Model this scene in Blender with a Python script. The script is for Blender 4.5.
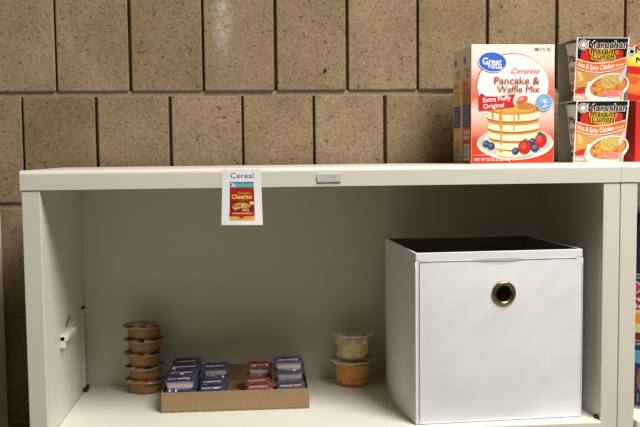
import bpy, bmesh, math, random
from mathutils import Vector, Matrix, noise

# ------------------------------------------------------------------ reset
for o in list(bpy.data.objects):
    bpy.data.objects.remove(o, do_unlink=True)
SC = bpy.context.scene
COL = SC.collection
random.seed(4)

# ------------------------------------------------------------------ camera
cam_data = bpy.data.cameras.new('camera')
cam = bpy.data.objects.new('camera', cam_data)
COL.objects.link(cam)
cam_data.sensor_fit = 'HORIZONTAL'
cam_data.sensor_width = 36.0
cam_data.lens = 844.5 * 36.0 / 640.0
cam_data.clip_start = 0.02
YAW, PITCH, ROLL = 0.0727, 0.0717, -0.0109
fw = Vector((math.sin(YAW) * math.cos(PITCH), math.cos(YAW) * math.cos(PITCH), -math.sin(PITCH)))
r0 = Vector((math.cos(YAW), -math.sin(YAW), 0))
u0 = r0.cross(fw)
rr = math.cos(ROLL) * r0 + math.sin(ROLL) * u0
uu = -math.sin(ROLL) * r0 + math.cos(ROLL) * u0
m = Matrix((rr, uu, -fw)).transposed().to_4x4()
m.translation = Vector((0.3309, -1.3109, 0.4391))
cam.matrix_world = m
SC.camera = cam

# ------------------------------------------------------------------ world, lamps, exposure
world = bpy.data.worlds.new('room_light')
SC.world = world
world.use_nodes = True
wb = world.node_tree.nodes['Background']
wb.inputs[0].default_value = (1.0, 0.75, 0.40, 1)
wb.inputs[1].default_value = 0.10


def area(name, loc, target, sx, sy, power, col):
    d = bpy.data.lights.new(name, 'AREA')
    d.shape = 'RECTANGLE'
    d.size, d.size_y = sx, sy
    d.energy = power
    d.color = col
    o = bpy.data.objects.new(name, d)
    COL.objects.link(o)
    o.location = loc
    o.rotation_euler = (Vector(target) - Vector(loc)).to_track_quat('-Z', 'Y').to_euler()
    return o


area('ceiling_lamp', (1.45, -1.15, 2.35), (1.30, -0.75, 0), 1.0, 1.2, 116, (1.0, 0.985, 0.95))

SC.view_settings.view_transform = 'Standard'
SC.view_settings.look = 'None'
SC.view_settings.exposure = 0.0
SC.view_settings.gamma = 1.0
SC.view_settings.use_curve_mapping = False


# ------------------------------------------------------------------ materials
def lin(c):
    return tuple(((x / 255) / 12.92 if x / 255 <= 0.04045 else ((x / 255 + 0.055) / 1.055) ** 2.4) for x in c) + (1,)


MATS = {}


def mat(name, rgb, rough=0.5, metal=0.0, bump=0.0, bscale=200.0, vary=0.0, vscale=20.0, spec=0.5, coat=0.0):
    """painted / printed / plastic surface; rgb in 0-255 sRGB"""
    if name in MATS:
        return MATS[name]
    M = bpy.data.materials.new(name)
    M.use_nodes = True
    nt = M.node_tree
    b = nt.nodes['Principled BSDF']
    b.inputs['Base Color'].default_value = lin(rgb)
    b.inputs['Roughness'].default_value = rough
    b.inputs['Metallic'].default_value = metal
    b.inputs['Specular IOR Level'].default_value = spec
    b.inputs['Coat Weight'].default_value = coat
    tc = nt.nodes.new('ShaderNodeTexCoord')
    if vary:
        n = nt.nodes.new('ShaderNodeTexNoise')
        n.inputs['Scale'].default_value = vscale
        n.inputs['Detail'].default_value = 6
        nt.links.new(tc.outputs['Object'], n.inputs['Vector'])
        r = nt.nodes.new('ShaderNodeValToRGB')
        c = lin(rgb)
        r.color_ramp.elements[0].position = 0.3
        r.color_ramp.elements[1].position = 0.7
        r.color_ramp.elements[0].color = tuple(x * (1 - vary) for x in c[:3]) + (1,)
        r.color_ramp.elements[1].color = tuple(min(1, x * (1 + vary)) for x in c[:3]) + (1,)
        nt.links.new(n.outputs['Fac'], r.inputs['Fac'])
        nt.links.new(r.outputs['Color'], b.inputs['Base Color'])
    if bump:
        n = nt.nodes.new('ShaderNodeTexNoise')
        n.inputs['Scale'].default_value = bscale
        n.inputs['Detail'].default_value = 4
        nt.links.new(tc.outputs['Object'], n.inputs['Vector'])
        bp = nt.nodes.new('ShaderNodeBump')
        bp.inputs['Strength'].default_value = bump
        bp.inputs['Distance'].default_value = 0.002
        nt.links.new(n.outputs['Fac'], bp.inputs['Height'])
        nt.links.new(bp.outputs['Normal'], b.inputs['Normal'])
    MATS[name] = M
    return M


def ink(rgb):
    return mat('ink_%02x%02x%02x' % tuple(int(c) for c in rgb), rgb, 0.42, spec=0.35)


def gradient(name, stops, axis='Y', rough=0.42):
    """printed colour gradient along the panel's own UV axis; stops = [(pos, rgb)]"""
    if name in MATS:
        return MATS[name]
    M = bpy.data.materials.new(name)
    M.use_nodes = True
    nt = M.node_tree
    b = nt.nodes['Principled BSDF']
    b.inputs['Roughness'].default_value = rough
    b.inputs['Specular IOR Level'].default_value = 0.35
    tc = nt.nodes.new('ShaderNodeTexCoord')
    sp = nt.nodes.new('ShaderNodeSeparateXYZ')
    nt.links.new(tc.outputs['UV'], sp.inputs[0])
    r = nt.nodes.new('ShaderNodeValToRGB')
    while len(r.color_ramp.elements) < len(stops):
        r.color_ramp.elements.new(0.5)
    for e, (p, c) in zip(r.color_ramp.elements, stops):
        e.position = p
        e.color = lin(c)
    nt.links.new(sp.outputs[axis], r.inputs['Fac'])
    nt.links.new(r.outputs['Color'], b.inputs['Base Color'])
    MATS[name] = M
    return M


def clear_plastic(name, rgb, solid=0.14):
    if name in MATS:
        return MATS[name]
    M = bpy.data.materials.new(name)
    M.use_nodes = True
    nt = M.node_tree
    b = nt.nodes['Principled BSDF']
    b.inputs['Base Color'].default_value = lin(rgb)
    b.inputs['Roughness'].default_value = 0.18
    t = nt.nodes.new('ShaderNodeBsdfTransparent')
    mx = nt.nodes.new('ShaderNodeMixShader')
    mx.inputs[0].default_value = solid
    nt.links.new(t.outputs[0], mx.inputs[1])
    nt.links.new(b.outputs[0], mx.inputs[2])
    nt.links.new(mx.outputs[0], nt.nodes['Material Output'].inputs['Surface'])
    MATS[name] = M
    return M


def block_material():
    M = bpy.data.materials.new('concrete_block')
    M.use_nodes = True
    nt = M.node_tree
    N, L = nt.nodes, nt.links
    b = N['Principled BSDF']
    b.inputs['Roughness'].default_value = 0.9
    b.inputs['Specular IOR Level'].default_value = 0.15
    tc = N.new('ShaderNodeTexCoord')

    def nz(scale, detail=6, rough=0.6):
        n = N.new('ShaderNodeTexNoise')
        n.inputs['Scale'].default_value = scale
        n.inputs['Detail'].default_value = detail
        n.inputs['Roughness'].default_value = rough
        L.new(tc.outputs['Object'], n.inputs['Vector'])
        return n

    def ramp(src, stops):
        r = N.new('ShaderNodeValToRGB')
        while len(r.color_ramp.elements) < len(stops):
            r.color_ramp.elements.new(0.5)
        for e, (p, c) in zip(r.color_ramp.elements, stops):
            e.position = p
            e.color = c
        L.new(src, r.inputs['Fac'])
        return r

    def mixc(kind, fac, a, bb):
        x = N.new('ShaderNodeMix')
        x.data_type = 'RGBA'
        x.blend_type = kind
        if isinstance(fac, float):
            x.inputs['Factor'].default_value = fac
        else:
            L.new(fac, x.inputs['Factor'])
        L.new(a, x.inputs[6])
        if isinstance(bb, tuple):
            x.inputs[7].default_value = bb
        else:
            L.new(bb, x.inputs[7])
        return x.outputs[2]
    att = N.new('ShaderNodeAttribute')
    att.attribute_name = 'block_tone'
    base = ramp(att.outputs['Fac'], [(0, lin((139, 118, 93))), (0.5, lin((146, 125, 99))), (1, lin((152, 131, 106)))])
    big = ramp(nz(9, 5).outputs['Fac'], [(0.3, (0.80, 0.78, 0.76, 1)), (0.7, (1.12, 1.12, 1.14, 1))])
    c = mixc('MULTIPLY', 1.0, base.outputs[0], big.outputs[0])
    fine = ramp(nz(210, 5, 0.75).outputs['Fac'], [(0.32, (0.55, 0.53, 0.51, 1)), (0.66, (1.32, 1.32, 1.32, 1))])
    c = mixc('MULTIPLY', 0.8, c, fine.outputs[0])
    pit = ramp(nz(105, 4, 0.6).outputs['Fac'], [(0.30, (1, 1, 1, 1)), (0.38, (0, 0, 0, 1))])
    c = mixc('MULTIPLY', pit.outputs[0], c, (0.50, 0.46, 0.42, 1))
    # pale lime bloom running down one block
    sub = N.new('ShaderNodeVectorMath')
    sub.operation = 'SUBTRACT'
    sub.inputs[1].default_value = (0.268, 0.33, 0.70)
    L.new(tc.outputs['Object'], sub.inputs[0])
    scl = N.new('ShaderNodeVectorMath')
    scl.operation = 'MULTIPLY'
    scl.inputs[1].default_value = (42, 0, 10.5)
    L.new(sub.outputs[0], scl.inputs[0])
    ln = N.new('ShaderNodeVectorMath')
    ln.operation = 'LENGTH'
    L.new(scl.outputs[0], ln.inputs[0])
    bl = ramp(ln.outputs['Value'], [(0.1, (0.75, 0.75, 0.75, 1)), (1.0, (0, 0, 0, 1))])
    nb = ramp(nz(95, 5, 0.7).outputs['Fac'], [(0.36, (0, 0, 0, 1)), (0.60, (1, 1, 1, 1))])
    bm = mixc('MULTIPLY', 1.0, bl.outputs[0], nb.outputs[0])
    c = mixc('MIX', bm, c, lin((196, 190, 184)))
    L.new(c, b.inputs['Base Color'])
    h = N.new('ShaderNodeMath')
    h.operation = 'MULTIPLY_ADD'
    h.inputs[1].default_value = 0.5
    L.new(nz(320, 4, 0.7).outputs['Fac'], h.inputs[0])
    inv = N.new('ShaderNodeMath')
    inv.operation = 'MULTIPLY'
    inv.inputs[1].default_value = -1.0
    L.new(pit.outputs[0], inv.inputs[0])
    L.new(inv.outputs[0], h.inputs[2])
    bp = N.new('ShaderNodeBump')
    bp.inputs['Strength'].default_value = 0.55
    bp.inputs['Distance'].default_value = 0.0016
    L.new(h.outputs[0], bp.inputs['Height'])
    L.new(bp.outputs['Normal'], b.inputs['Normal'])
    MATS['concrete_block'] = M
    return M


def shelf_speckle():
    M = mat('cabinet_shelf_enamel', (226, 222, 208), 0.38)
    return M


STEEL = mat('beige_enamel_steel', (220, 217, 205), 0.42, bump=0.03, bscale=900, spec=0.4)
SHELF = mat('beige_speckled_shelf', (226, 223, 210), 0.5, vary=0.045, vscale=420, spec=0.35)
DARKM = mat('black_rubber', (22, 22, 26), 0.6)
WHITEP = mat('white_plastic', (226, 224, 214), 0.4)


# ------------------------------------------------------------------ geometry helpers
class MB:
    """collects shapes for ONE mesh object, with a material per face"""

    def __init__(self):
        self.v, self.f, self.mi, self.sm, self.mats, self.uv = [], [], [], [], [], {}

    def slot(self, M):
        if M not in self.mats:
            self.mats.append(M)
        return self.mats.index(M)

    def add(self, verts, faces, M, smooth=False, uvs=None):
        o = len(self.v)
        self.v += [tuple(p) for p in verts]
        s = self.slot(M)
        for f in faces:
            if uvs:
                self.uv[len(self.f)] = [uvs[i] for i in f]
            self.f.append([i + o for i in f])
            self.mi.append(s)
            self.sm.append(smooth)

    def bm(self, b, M, smooth=False, mx=None):
        b.verts.index_update()
        vs = [(mx @ v.co if mx else v.co.copy()) for v in b.verts]
        self.add(vs, [[v.index for v in f.verts] for f in b.faces], M, smooth)
        b.free()

    def box(self, x0, x1, y0, y1, z0, z1, M, bev=0.0, seg=2, mx=None, smooth=False):
        b = bmesh.new()
        bmesh.ops.create_cube(b, size=1)
        for v in b.verts:
            v.co = Vector(((x0 + x1) / 2 + v.co.x * (x1 - x0), (y0 + y1) / 2 + v.co.y * (y1 - y0), (z0 + z1) / 2 + v.co.z * (z1 - z0)))
        if bev:
            bmesh.ops.bevel(b, geom=b.edges[:], offset=bev, segments=seg, profile=0.5, affect='EDGES', clamp_overlap=True)
        self.bm(b, M, smooth, mx)

    def lathe(self, prof, M, n=48, c=(0, 0, 0), smooth=True, sx=1, sy=1, mx=None, wob=None):
        vs, fs = [], []
        for (r, z) in prof:
            for i in range(n):
                a = 2 * math.pi * i / n
                k = wob(a, r, z) if wob else (1, 0)
                p = Vector((c[0] + r * k[0] * sx * math.cos(a), c[1] + r * k[0] * sy * math.sin(a), c[2] + z + k[1]))
                vs.append(mx @ p if mx else p)
        for j in range(len(prof) - 1):
            for i in range(n):
                i2 = (i + 1) % n
                fs.append([j * n + i, j * n + i2, (j + 1) * n + i2, (j + 1) * n + i])
        if prof[0][0] > 1e-6 and prof[0][0] < 1e3 and getattr(self, '_cap0', True):
            pass
        self.add(vs, fs, M, smooth)

    def disc(self, r, z, M, n=48, c=(0, 0, 0), up=True):
        vs = [(c[0] + r * math.cos(2 * math.pi * i / n), c[1] + r * math.sin(2 * math.pi * i / n), c[2] + z) for i in range(n)]
        self.add(vs, [list(range(n)) if up else list(range(n))[::-1]], M)

    def prism_x(self, prof, x0, x1, M, smooth=False):
        """profile of (y, z) points swept along x, closed and capped"""
        n = len(prof)
        vs = [(x0, y, z) for y, z in prof] + [(x1, y, z) for y, z in prof]
        fs = [[i, (i + 1) % n, n + (i + 1) % n, n + i] for i in range(n)]
        self.add(vs, fs, M, smooth)
        self.add(vs, [list(range(n))[::-1], list(range(n, 2 * n))], M)

    def tube(self, pts, r, M, n=8, closed=False):
        vs, fs = [], []
        pts = [Vector(p) for p in pts]
        k = len(pts)
        for j, p in enumerate(pts):
            a = pts[(j - 1) % k] if (closed or j > 0) else p
            b = pts[(j + 1) % k] if (closed or j < k - 1) else p
            t = (b - a).normalized()
            s = t.cross(Vector((0, 0, 1)))
            if s.length < 1e-4:
                s = t.cross(Vector((0, 1, 0)))
            s.normalize()
            w = s.cross(t)
            for i in range(n):
                an = 2 * math.pi * i / n
                vs.append(p + r * (math.cos(an) * s + math.sin(an) * w))
        for j in range(k if closed else k - 1):
            j2 = (j + 1) % k
            for i in range(n):
                i2 = (i + 1) % n
                fs.append([j * n + i, j * n + i2, j2 * n + i2, j2 * n + i])
        if not closed:
            fs.append(list(range(n))[::-1])
            fs.append([(k - 1) * n + i for i in range(n)])
        self.add(vs, fs, M, True)

    def build(self, name, parent=None):
        me = bpy.data.meshes.new(name)
        me.from_pydata(self.v, [], self.f)
        for M in self.mats:
            me.materials.append(M)
        me.polygons.foreach_set('material_index', self.mi)
        me.polygons.foreach_set('use_smooth', self.sm)
        if self.uv:
            ul = me.uv_layers.new(name='print')
            for fi, uvs in self.uv.items():
                for li, uv in zip(me.polygons[fi].loop_indices, uvs):
                    ul.data[li].uv = uv
        me.update()
        o = bpy.data.objects.new(name, me)
        COL.objects.link(o)
        if parent:
            o.parent = parent
        return o


def tag(o, label, cat, group=None):
    o['label'] = label
    o['category'] = cat
    if group:
        o['group'] = group
    return o


def thing(name, label, cat, loc=(0, 0, 0), rz=0.0, group=None):
    o = bpy.data.objects.new(name, None)
    o.empty_display_size = 0.02
    COL.objects.link(o)
    o.location = loc
    o.rotation_euler = (0, 0, rz)
    return tag(o, label, cat, group)


def dup(root, loc, rot, label):
    r = root.copy()
    COL.objects.link(r)
    r.location = loc
    r.rotation_euler = rot
    r['label'] = label
    for ch in root.children:
        c = ch.copy()
        COL.objects.link(c)
        c.parent = r
        for g in ch.children:
            d = g.copy()
            COL.objects.link(d)
            d.parent = c
    return r


TEXTS = {}


def text_geo(s, bold=0.0, shear=0.0, space=1.0):
    key = (s, bold, shear, space)
    if key in TEXTS:
        return TEXTS[key]
    cu = bpy.data.curves.new('t', 'FONT')
    cu.body = s
    cu.offset = bold
    cu.shear = shear
    cu.space_character = space
    cu.resolution_u = 3
    ob = bpy.data.objects.new('t', cu)
    COL.objects.link(ob)
    dg = bpy.context.evaluated_depsgraph_get()
    me = bpy.data.meshes.new_from_object(ob.evaluated_get(dg))
    vs = [(v.co.x, v.co.y) for v in me.vertices]
    fs = [list(p.vertices) for p in me.polygons]
    bpy.data.objects.remove(ob, do_unlink=True)
    bpy.data.curves.remove(cu)
    bpy.data.meshes.remove(me)
    xs = [p[0] for p in vs]
    TEXTS[key] = (vs, fs, min(xs), max(xs))
    return TEXTS[key]


class Print:
    """flat artwork in millimetres, laid layer on layer on a panel of the mesh builder"""

    def __init__(self, mb, fn, step=0.00002, cuts=None, uvbox=None):
        self.mb, self.fn, self.step, self.k, self.cuts, self.uvbox = mb, fn, step, 1, cuts, uvbox

    def raw(self, pts, faces, M):
        uvs = None
        if self.cuts:
            b = bmesh.new()
            vv = [b.verts.new((p[0], p[1], 0)) for p in pts]
            for f in faces:
                try:
                    b.faces.new([vv[i] for i in f])
                except ValueError:
                    pass
            lo, hi = min(p[0] for p in pts), max(p[0] for p in pts)
            for c in self.cuts:
                if lo < c < hi:
                    bmesh.ops.bisect_plane(b, geom=b.verts[:] + b.edges[:] + b.faces[:], plane_co=(c, 0, 0), plane_no=(1, 0, 0))
            b.verts.index_update()
            pts = [(v.co.x, v.co.y) for v in b.verts]
            faces = [[v.index for v in f.verts] for f in b.faces]
            b.free()
        if self.uvbox:
            w, h = self.uvbox
            uvs = [(p[0] / w, p[1] / h) for p in pts]
        h = self.k * self.step
        self.k += 1
        self.mb.add([self.fn(p[0] / 1000, p[1] / 1000, h) for p in pts], faces, M if not isinstance(M, tuple) else ink(M), False, uvs)

    def poly(self, pts, M):
        self.raw(pts, [list(range(len(pts)))], M)

    def rect(self, x0, y0, x1, y1, M):
        self.poly([(x0, y0), (x1, y0), (x1, y1), (x0, y1)], M)

    def ell(self, cx, cy, rx, ry, M, rot=0, n=36, wob=0, seed=0, a0=0, a1=360):
        c, s = math.cos(math.radians(rot)), math.sin(math.radians(rot))
        pts = []
        full = abs(a1 - a0) >= 360
        for i in range(n if full else n + 1):
            a = math.radians(a0 + (a1 - a0) * i / n)
            k = 1 + wob * math.sin(3 * a + seed) + 0.6 * wob * math.sin(5 * a + 2.1 * seed)
            x, y = rx * k * math.cos(a), ry * k * math.sin(a)
            pts.append((cx + x * c - y * s, cy + x * s + y * c))
        self.poly(pts, M)

    def ring(self, cx, cy, rx, ry, t, M, n=40, a0=0, a1=360):
        pts, fs = [], []
        for i in range(n + 1):
            a = math.radians(a0 + (a1 - a0) * i / n)
            pts += [(cx + rx * math.cos(a), cy + ry * math.sin(a)), (cx + (rx - t) * math.cos(a), cy + (ry - t) * math.sin(a))]
        for i in range(n):
            fs.append([2 * i, 2 * i + 2, 2 * i + 3, 2 * i + 1])
        self.raw(pts, fs, M)

    def text(self, s, x, y, w, cap, M, bold=0.0, rot=0, shear=0.0, bend=None, space=1.0):
        """fit the words between x and x+w on baseline y with capital height cap"""
        vs, fs, lo, hi = text_geo(s, 0.0, shear, space)
        kx, ky = w / (hi - lo), cap / 0.70
        c, sn = math.cos(math.radians(rot)), math.sin(math.radians(rot))
        pts = []
        for (a, b) in vs:
            px, py = (a - lo) * kx, b * ky
            if bend:
                py += bend(px / w)
            pts.append((x + px * c - py * sn, y + px * sn + py * c))
        self.raw(pts, fs, M)
        if bold > 0:                            # heavier weight: overprint shifted by the extra stroke width
            r_ = bold * cap / 0.7
            k = 8 if bold > 0.04 else 4
            for i in range(k):
                a = 2 * math.pi * (i + 0.5) / k
                self.raw([(p[0] + r_ * math.cos(a), p[1] + r_ * math.sin(a)) for p in pts], fs, M)


def plane_map(o, U, V, N):
    o, U, V, N = Vector(o), Vector(U), Vector(V), Vector(N)
    return lambda u, v, h: o + U * u + V * v + N * h


# ------------------------------------------------------------------ key sizes (metres)
W = 0.88          # clear opening of one bookcase
PW = 0.0277       # post width
D = 0.305         # depth to the back panel
H = 0.4149        # height of the front lip's top edge over the shelf
LIP = 0.0278
TOPZ = H + 0.0020  # the top's own surface
WALL = 0.335
FLOOR = -0.66

# ------------------------------------------------------------------ setting: wall and floor
BLOCK = block_material()
MORTAR = mat('mortar', (150, 136, 118), 0.95, bump=0.5, bscale=300, vary=0.12, vscale=60, spec=0.1)


def block_wall():
    mb = MB()
    bw, bh, j = 0.1386, 0.2105, 0.0055
    tones = []
    zrow = 0.5555
    for k in range(-6, 6):
        z0 = zrow + k * bh
        off = -0.0475 if k % 2 == 0 else -0.1130
        for i in range(-11, 17):
            x0 = off + i * bw
            dx = random.uniform(-0.0008, 0.0008)
            dy = random.uniform(-0.0012, 0.0012)
            n0 = len(mb.f)
            mb.box(x0 + j / 2 + dx, x0 + bw - j / 2 + dx, WALL + dy, WALL + 0.05, z0 + 0.0052, z0 + bh - 0.0052, BLOCK, 0.0022, 2)
            tones += [random.random()] * (len(mb.f) - n0)
    for k in range(-6, 7):                       # bed joints, tooled shallower than the head joints
        z = zrow + k * bh
        n0 = len(mb.f)
        mb.box(-0.113 - 11 * bw, -0.0475 + 17 * bw, WALL + 0.0062, WALL + 0.02, z - 0.0054, z + 0.0054, MORTAR)
        tones += [0.5] * (len(mb.f) - n0)
    x0, x1 = -0.113 - 11 * bw - 0.05, -0.0475 + 17 * bw + 0.05
    z0, z1 = zrow - 6 * bh - 0.02, zrow + 6 * bh + 0.02
    n0 = len(mb.f)
    mb.box(x0, x1, WALL + 0.0170, WALL + 0.12, z0, z1, MORTAR)
    tones += [0.5] * (len(mb.f) - n0)
    # drilled plug hole in one block
    n0 = len(mb.f)
    mb.lathe([(0.0036, 0.0), (0.0030, -0.0002), (0.0, -0.0002)], mat('drill_hole', (20, 17, 14), 0.9), 16, (0, 0, 0), True,
             mx=Matrix.Translation((0.4636, WALL - 0.0018, 0.5976)) @ Matrix.Rotation(math.radians(90), 4, 'X'))
    tones += [0.5] * (len(mb.f) - n0)
    o = mb.build('wall_back')
    at = o.data.attributes.new('block_tone', 'FLOAT', 'FACE')
    at.data.foreach_set('value', tones)
    o['kind'] = 'structure'
    o['label'] = 'tan concrete block wall behind the bookcases'
    return o


block_wall()
fl = MB()
fl.box(-2.0, 2.6, -2.6, WALL + 0.1, FLOOR - 0.04, FLOOR, mat('vinyl_floor', (150, 138, 120), 0.5, vary=0.1, vscale=12))
fo = fl.build('floor')
fo['kind'] = 'structure'


# ------------------------------------------------------------------ bookcases
def bookcase(x, label, over=0.0013):
    t = thing('steel_bookcase', label, 'bookcase', (x, 0, FLOOR), 0, 'beige steel bookcases standing in a row')
    g = -FLOOR                                  # local z of the shelf surface

    def part(name, fn):
        mb = MB()
        fn(mb)
        return mb.build(name, t)
    # top: rolled front edge and hanging lip
    prof = [(-0.003, H - LIP + g)]
    for k in range(7):
        a = math.pi - k * math.pi / 12
        prof.append((0.004 + 0.007 * math.cos(a), TOPZ - 0.007 + 0.007 * math.sin(a) + g))
    prof += [(D + 0.004, TOPZ + g), (D + 0.004, TOPZ - 0.012 + g), (0.014, TOPZ - 0.012 + g), (0.014, H - LIP + g)]

    def top(mb):
        mb.prism_x(prof, -PW - over, W + PW + 0.0002, STEEL)
    to = part('top', top)
    for p in to.data.polygons:
        p.use_smooth = abs(p.normal.x) < 0.5 and p.area < 0.01
    # sides
    for sx in (0, 1):
        def side(mb):
            x0, x1 = (-PW + 0.0008, 0.0) if sx == 0 else (W, W + PW - 0.0008)
            mb.box(x0, x1, 0.004, D + 0.003, 0.0, TOPZ - 0.0122 + g, STEEL)
        sp = part('side_panel', side)

        def post(mb):
            x0, x1 = (-PW, 0.0) if sx == 0 else (W, W + PW - 0.0003)
            mb.box(x0, x1, -0.0015, 0.004, 0.0, H - LIP - 0.0006 + g, STEEL, 0.0012, 2)
        part('post', post)

        def strip(mb):
            s = 1 if sx == 0 else -1
            xb = 0.0 if sx == 0 else W
            z0, z1 = g + 0.006, g + 0.155
            mb.box(min(xb, xb + s * 0.003), max(xb, xb + s * 0.003), 0.262, 0.288, z0, z1, STEEL, 0.0008, 1)
            for k in range(10):
                z = z0 + 0.012 + k * 0.0148
                mb.box(min(xb + s * 0.0025, xb + s * 0.0034), max(xb + s * 0.0025, xb + s * 0.0034), 0.280, 0.2845, z, z + 0.006, DARKM)
            mb.box(min(xb, xb + s * 0.0036), max(xb, xb + s * 0.0036), 0.266, 0.284, z1 - 0.001, z1 + 0.003, DARKM)
        part('shelf_strip', strip)
    part('back_panel', lambda mb: mb.box(0.0, W, D, D + 0.003, 0.02, TOPZ - 0.0122 + g, STEEL))
    for z in (g, g - 0.31, 0.08):
        def shelf(mb):
            mb.box(0.0008, W - 0.0008, -0.010, D - 0.0005, z - 0.022, z, SHELF, 0.0015, 2)
        part('shelf', shelf)
    part('kick_plate', lambda mb: mb.box(0.001, W - 0.001, 0.012, 0.016, 0.0, 0.057, STEEL))
    return t


GZ = -FLOOR
main = bookcase(0.0, 'beige steel bookcase in the middle, its open shelf holding the white bin')
bookcase(W + 2 * PW + 0.0008, 'beige steel bookcase at far right, holding the stacked tins', 0.0)
bookcase(-0.1515 - W - PW, 'beige steel bookcase at the left edge, only its side edge in view')

# name plate
mb = MB()
PLATE = mat('brushed_plate', (200, 200, 200), 0.5)
mb.box(0.4222, 0.4593, -0.0047, -0.003, 0.3952 + GZ, 0.4070 + GZ, PLATE, 0.0006, 2)
mb.box(0.4222, 0.4593, -0.0049, -0.003, 0.3932 + GZ, 0.3955 + GZ, mat('plate_edge', (178, 175, 168), 0.5), 0.0004, 1)
mb.box(0.4212, 0.4224, -0.0047, -0.003, 0.3985 + GZ, 0.4045 + GZ, PLATE)
mb.box(0.4591, 0.4603, -0.0047, -0.003, 0.3985 + GZ, 0.4045 + GZ, PLATE)
P = Print(mb, plane_map((0.4222, -0.0047, 0.3952 + GZ), (1, 0, 0), (0, 0, 1), (0, -1, 0)))
P.text('HON', 9.5, 3.0, 19, 6.2, mat('plate_letter', (182, 182, 182), 0.5), 0.02, space=1.2)
mb.build('name_plate', main)

# white shelf clip with its tape on the left inner side
mb = MB()
mb.box(0.0, 0.0090, 0.092, 0.103, 0.1215 + GZ, 0.1415 + GZ, WHITEP, 0.0012, 2)
mb.box(0.0, 0.0125, 0.092, 0.165, 0.1325 + GZ, 0.1425 + GZ, WHITEP, 0.0016, 2)
mb.box(0.0120, 0.0130, 0.108, 0.150, 0.1345 + GZ, 0.1405 + GZ, mat('clip_recess', (200, 196, 182), 0.5), 0.0004, 1)
cl = mb.build('shelf_clip', main)
cl['label'] = 'white plastic clip'
mb = MB()
mb.add([(0.0004, y, z + GZ) for y, z in ((0.045, 0.134), (0.052, 0.147), (0.10, 0.150), (0.122, 0.143), (0.104, 0.118), (0.074, 0.122))],
       [[0, 1, 2, 3, 4, 5]], clear_plastic('clear_tape', (240, 240, 236), 0.30))
mb.build('clear_tape', main)
mb = MB()
mb.add([(0.0003, y, z + GZ) for y, z in ((0.132, 0.150), (0.140, 0.157), (0.150, 0.158), (0.163, 0.1655), (0.177, 0.161), (0.170, 0.154), (0.160, 0.150), (0.147, 0.1455))],
       [list(range(8))], mat('scuff', (138, 133, 120), 0.7))
mb.build('scuff_mark', main)
for (x0, x1, y0, y1, z1) in ((0.0005, 0.0075, 0.258, 0.286, 0.008), (W - 0.0045, W - 0.0005, 0.004, 0.016, 0.006)):
    mb = MB()
    mb.box(x0, x1, y0, y1, GZ + 0.0, GZ + z1, DARKM, 0.001, 1)
    mb.build('corner_clip', main)['label'] = 'black shelf corner clip'


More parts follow.
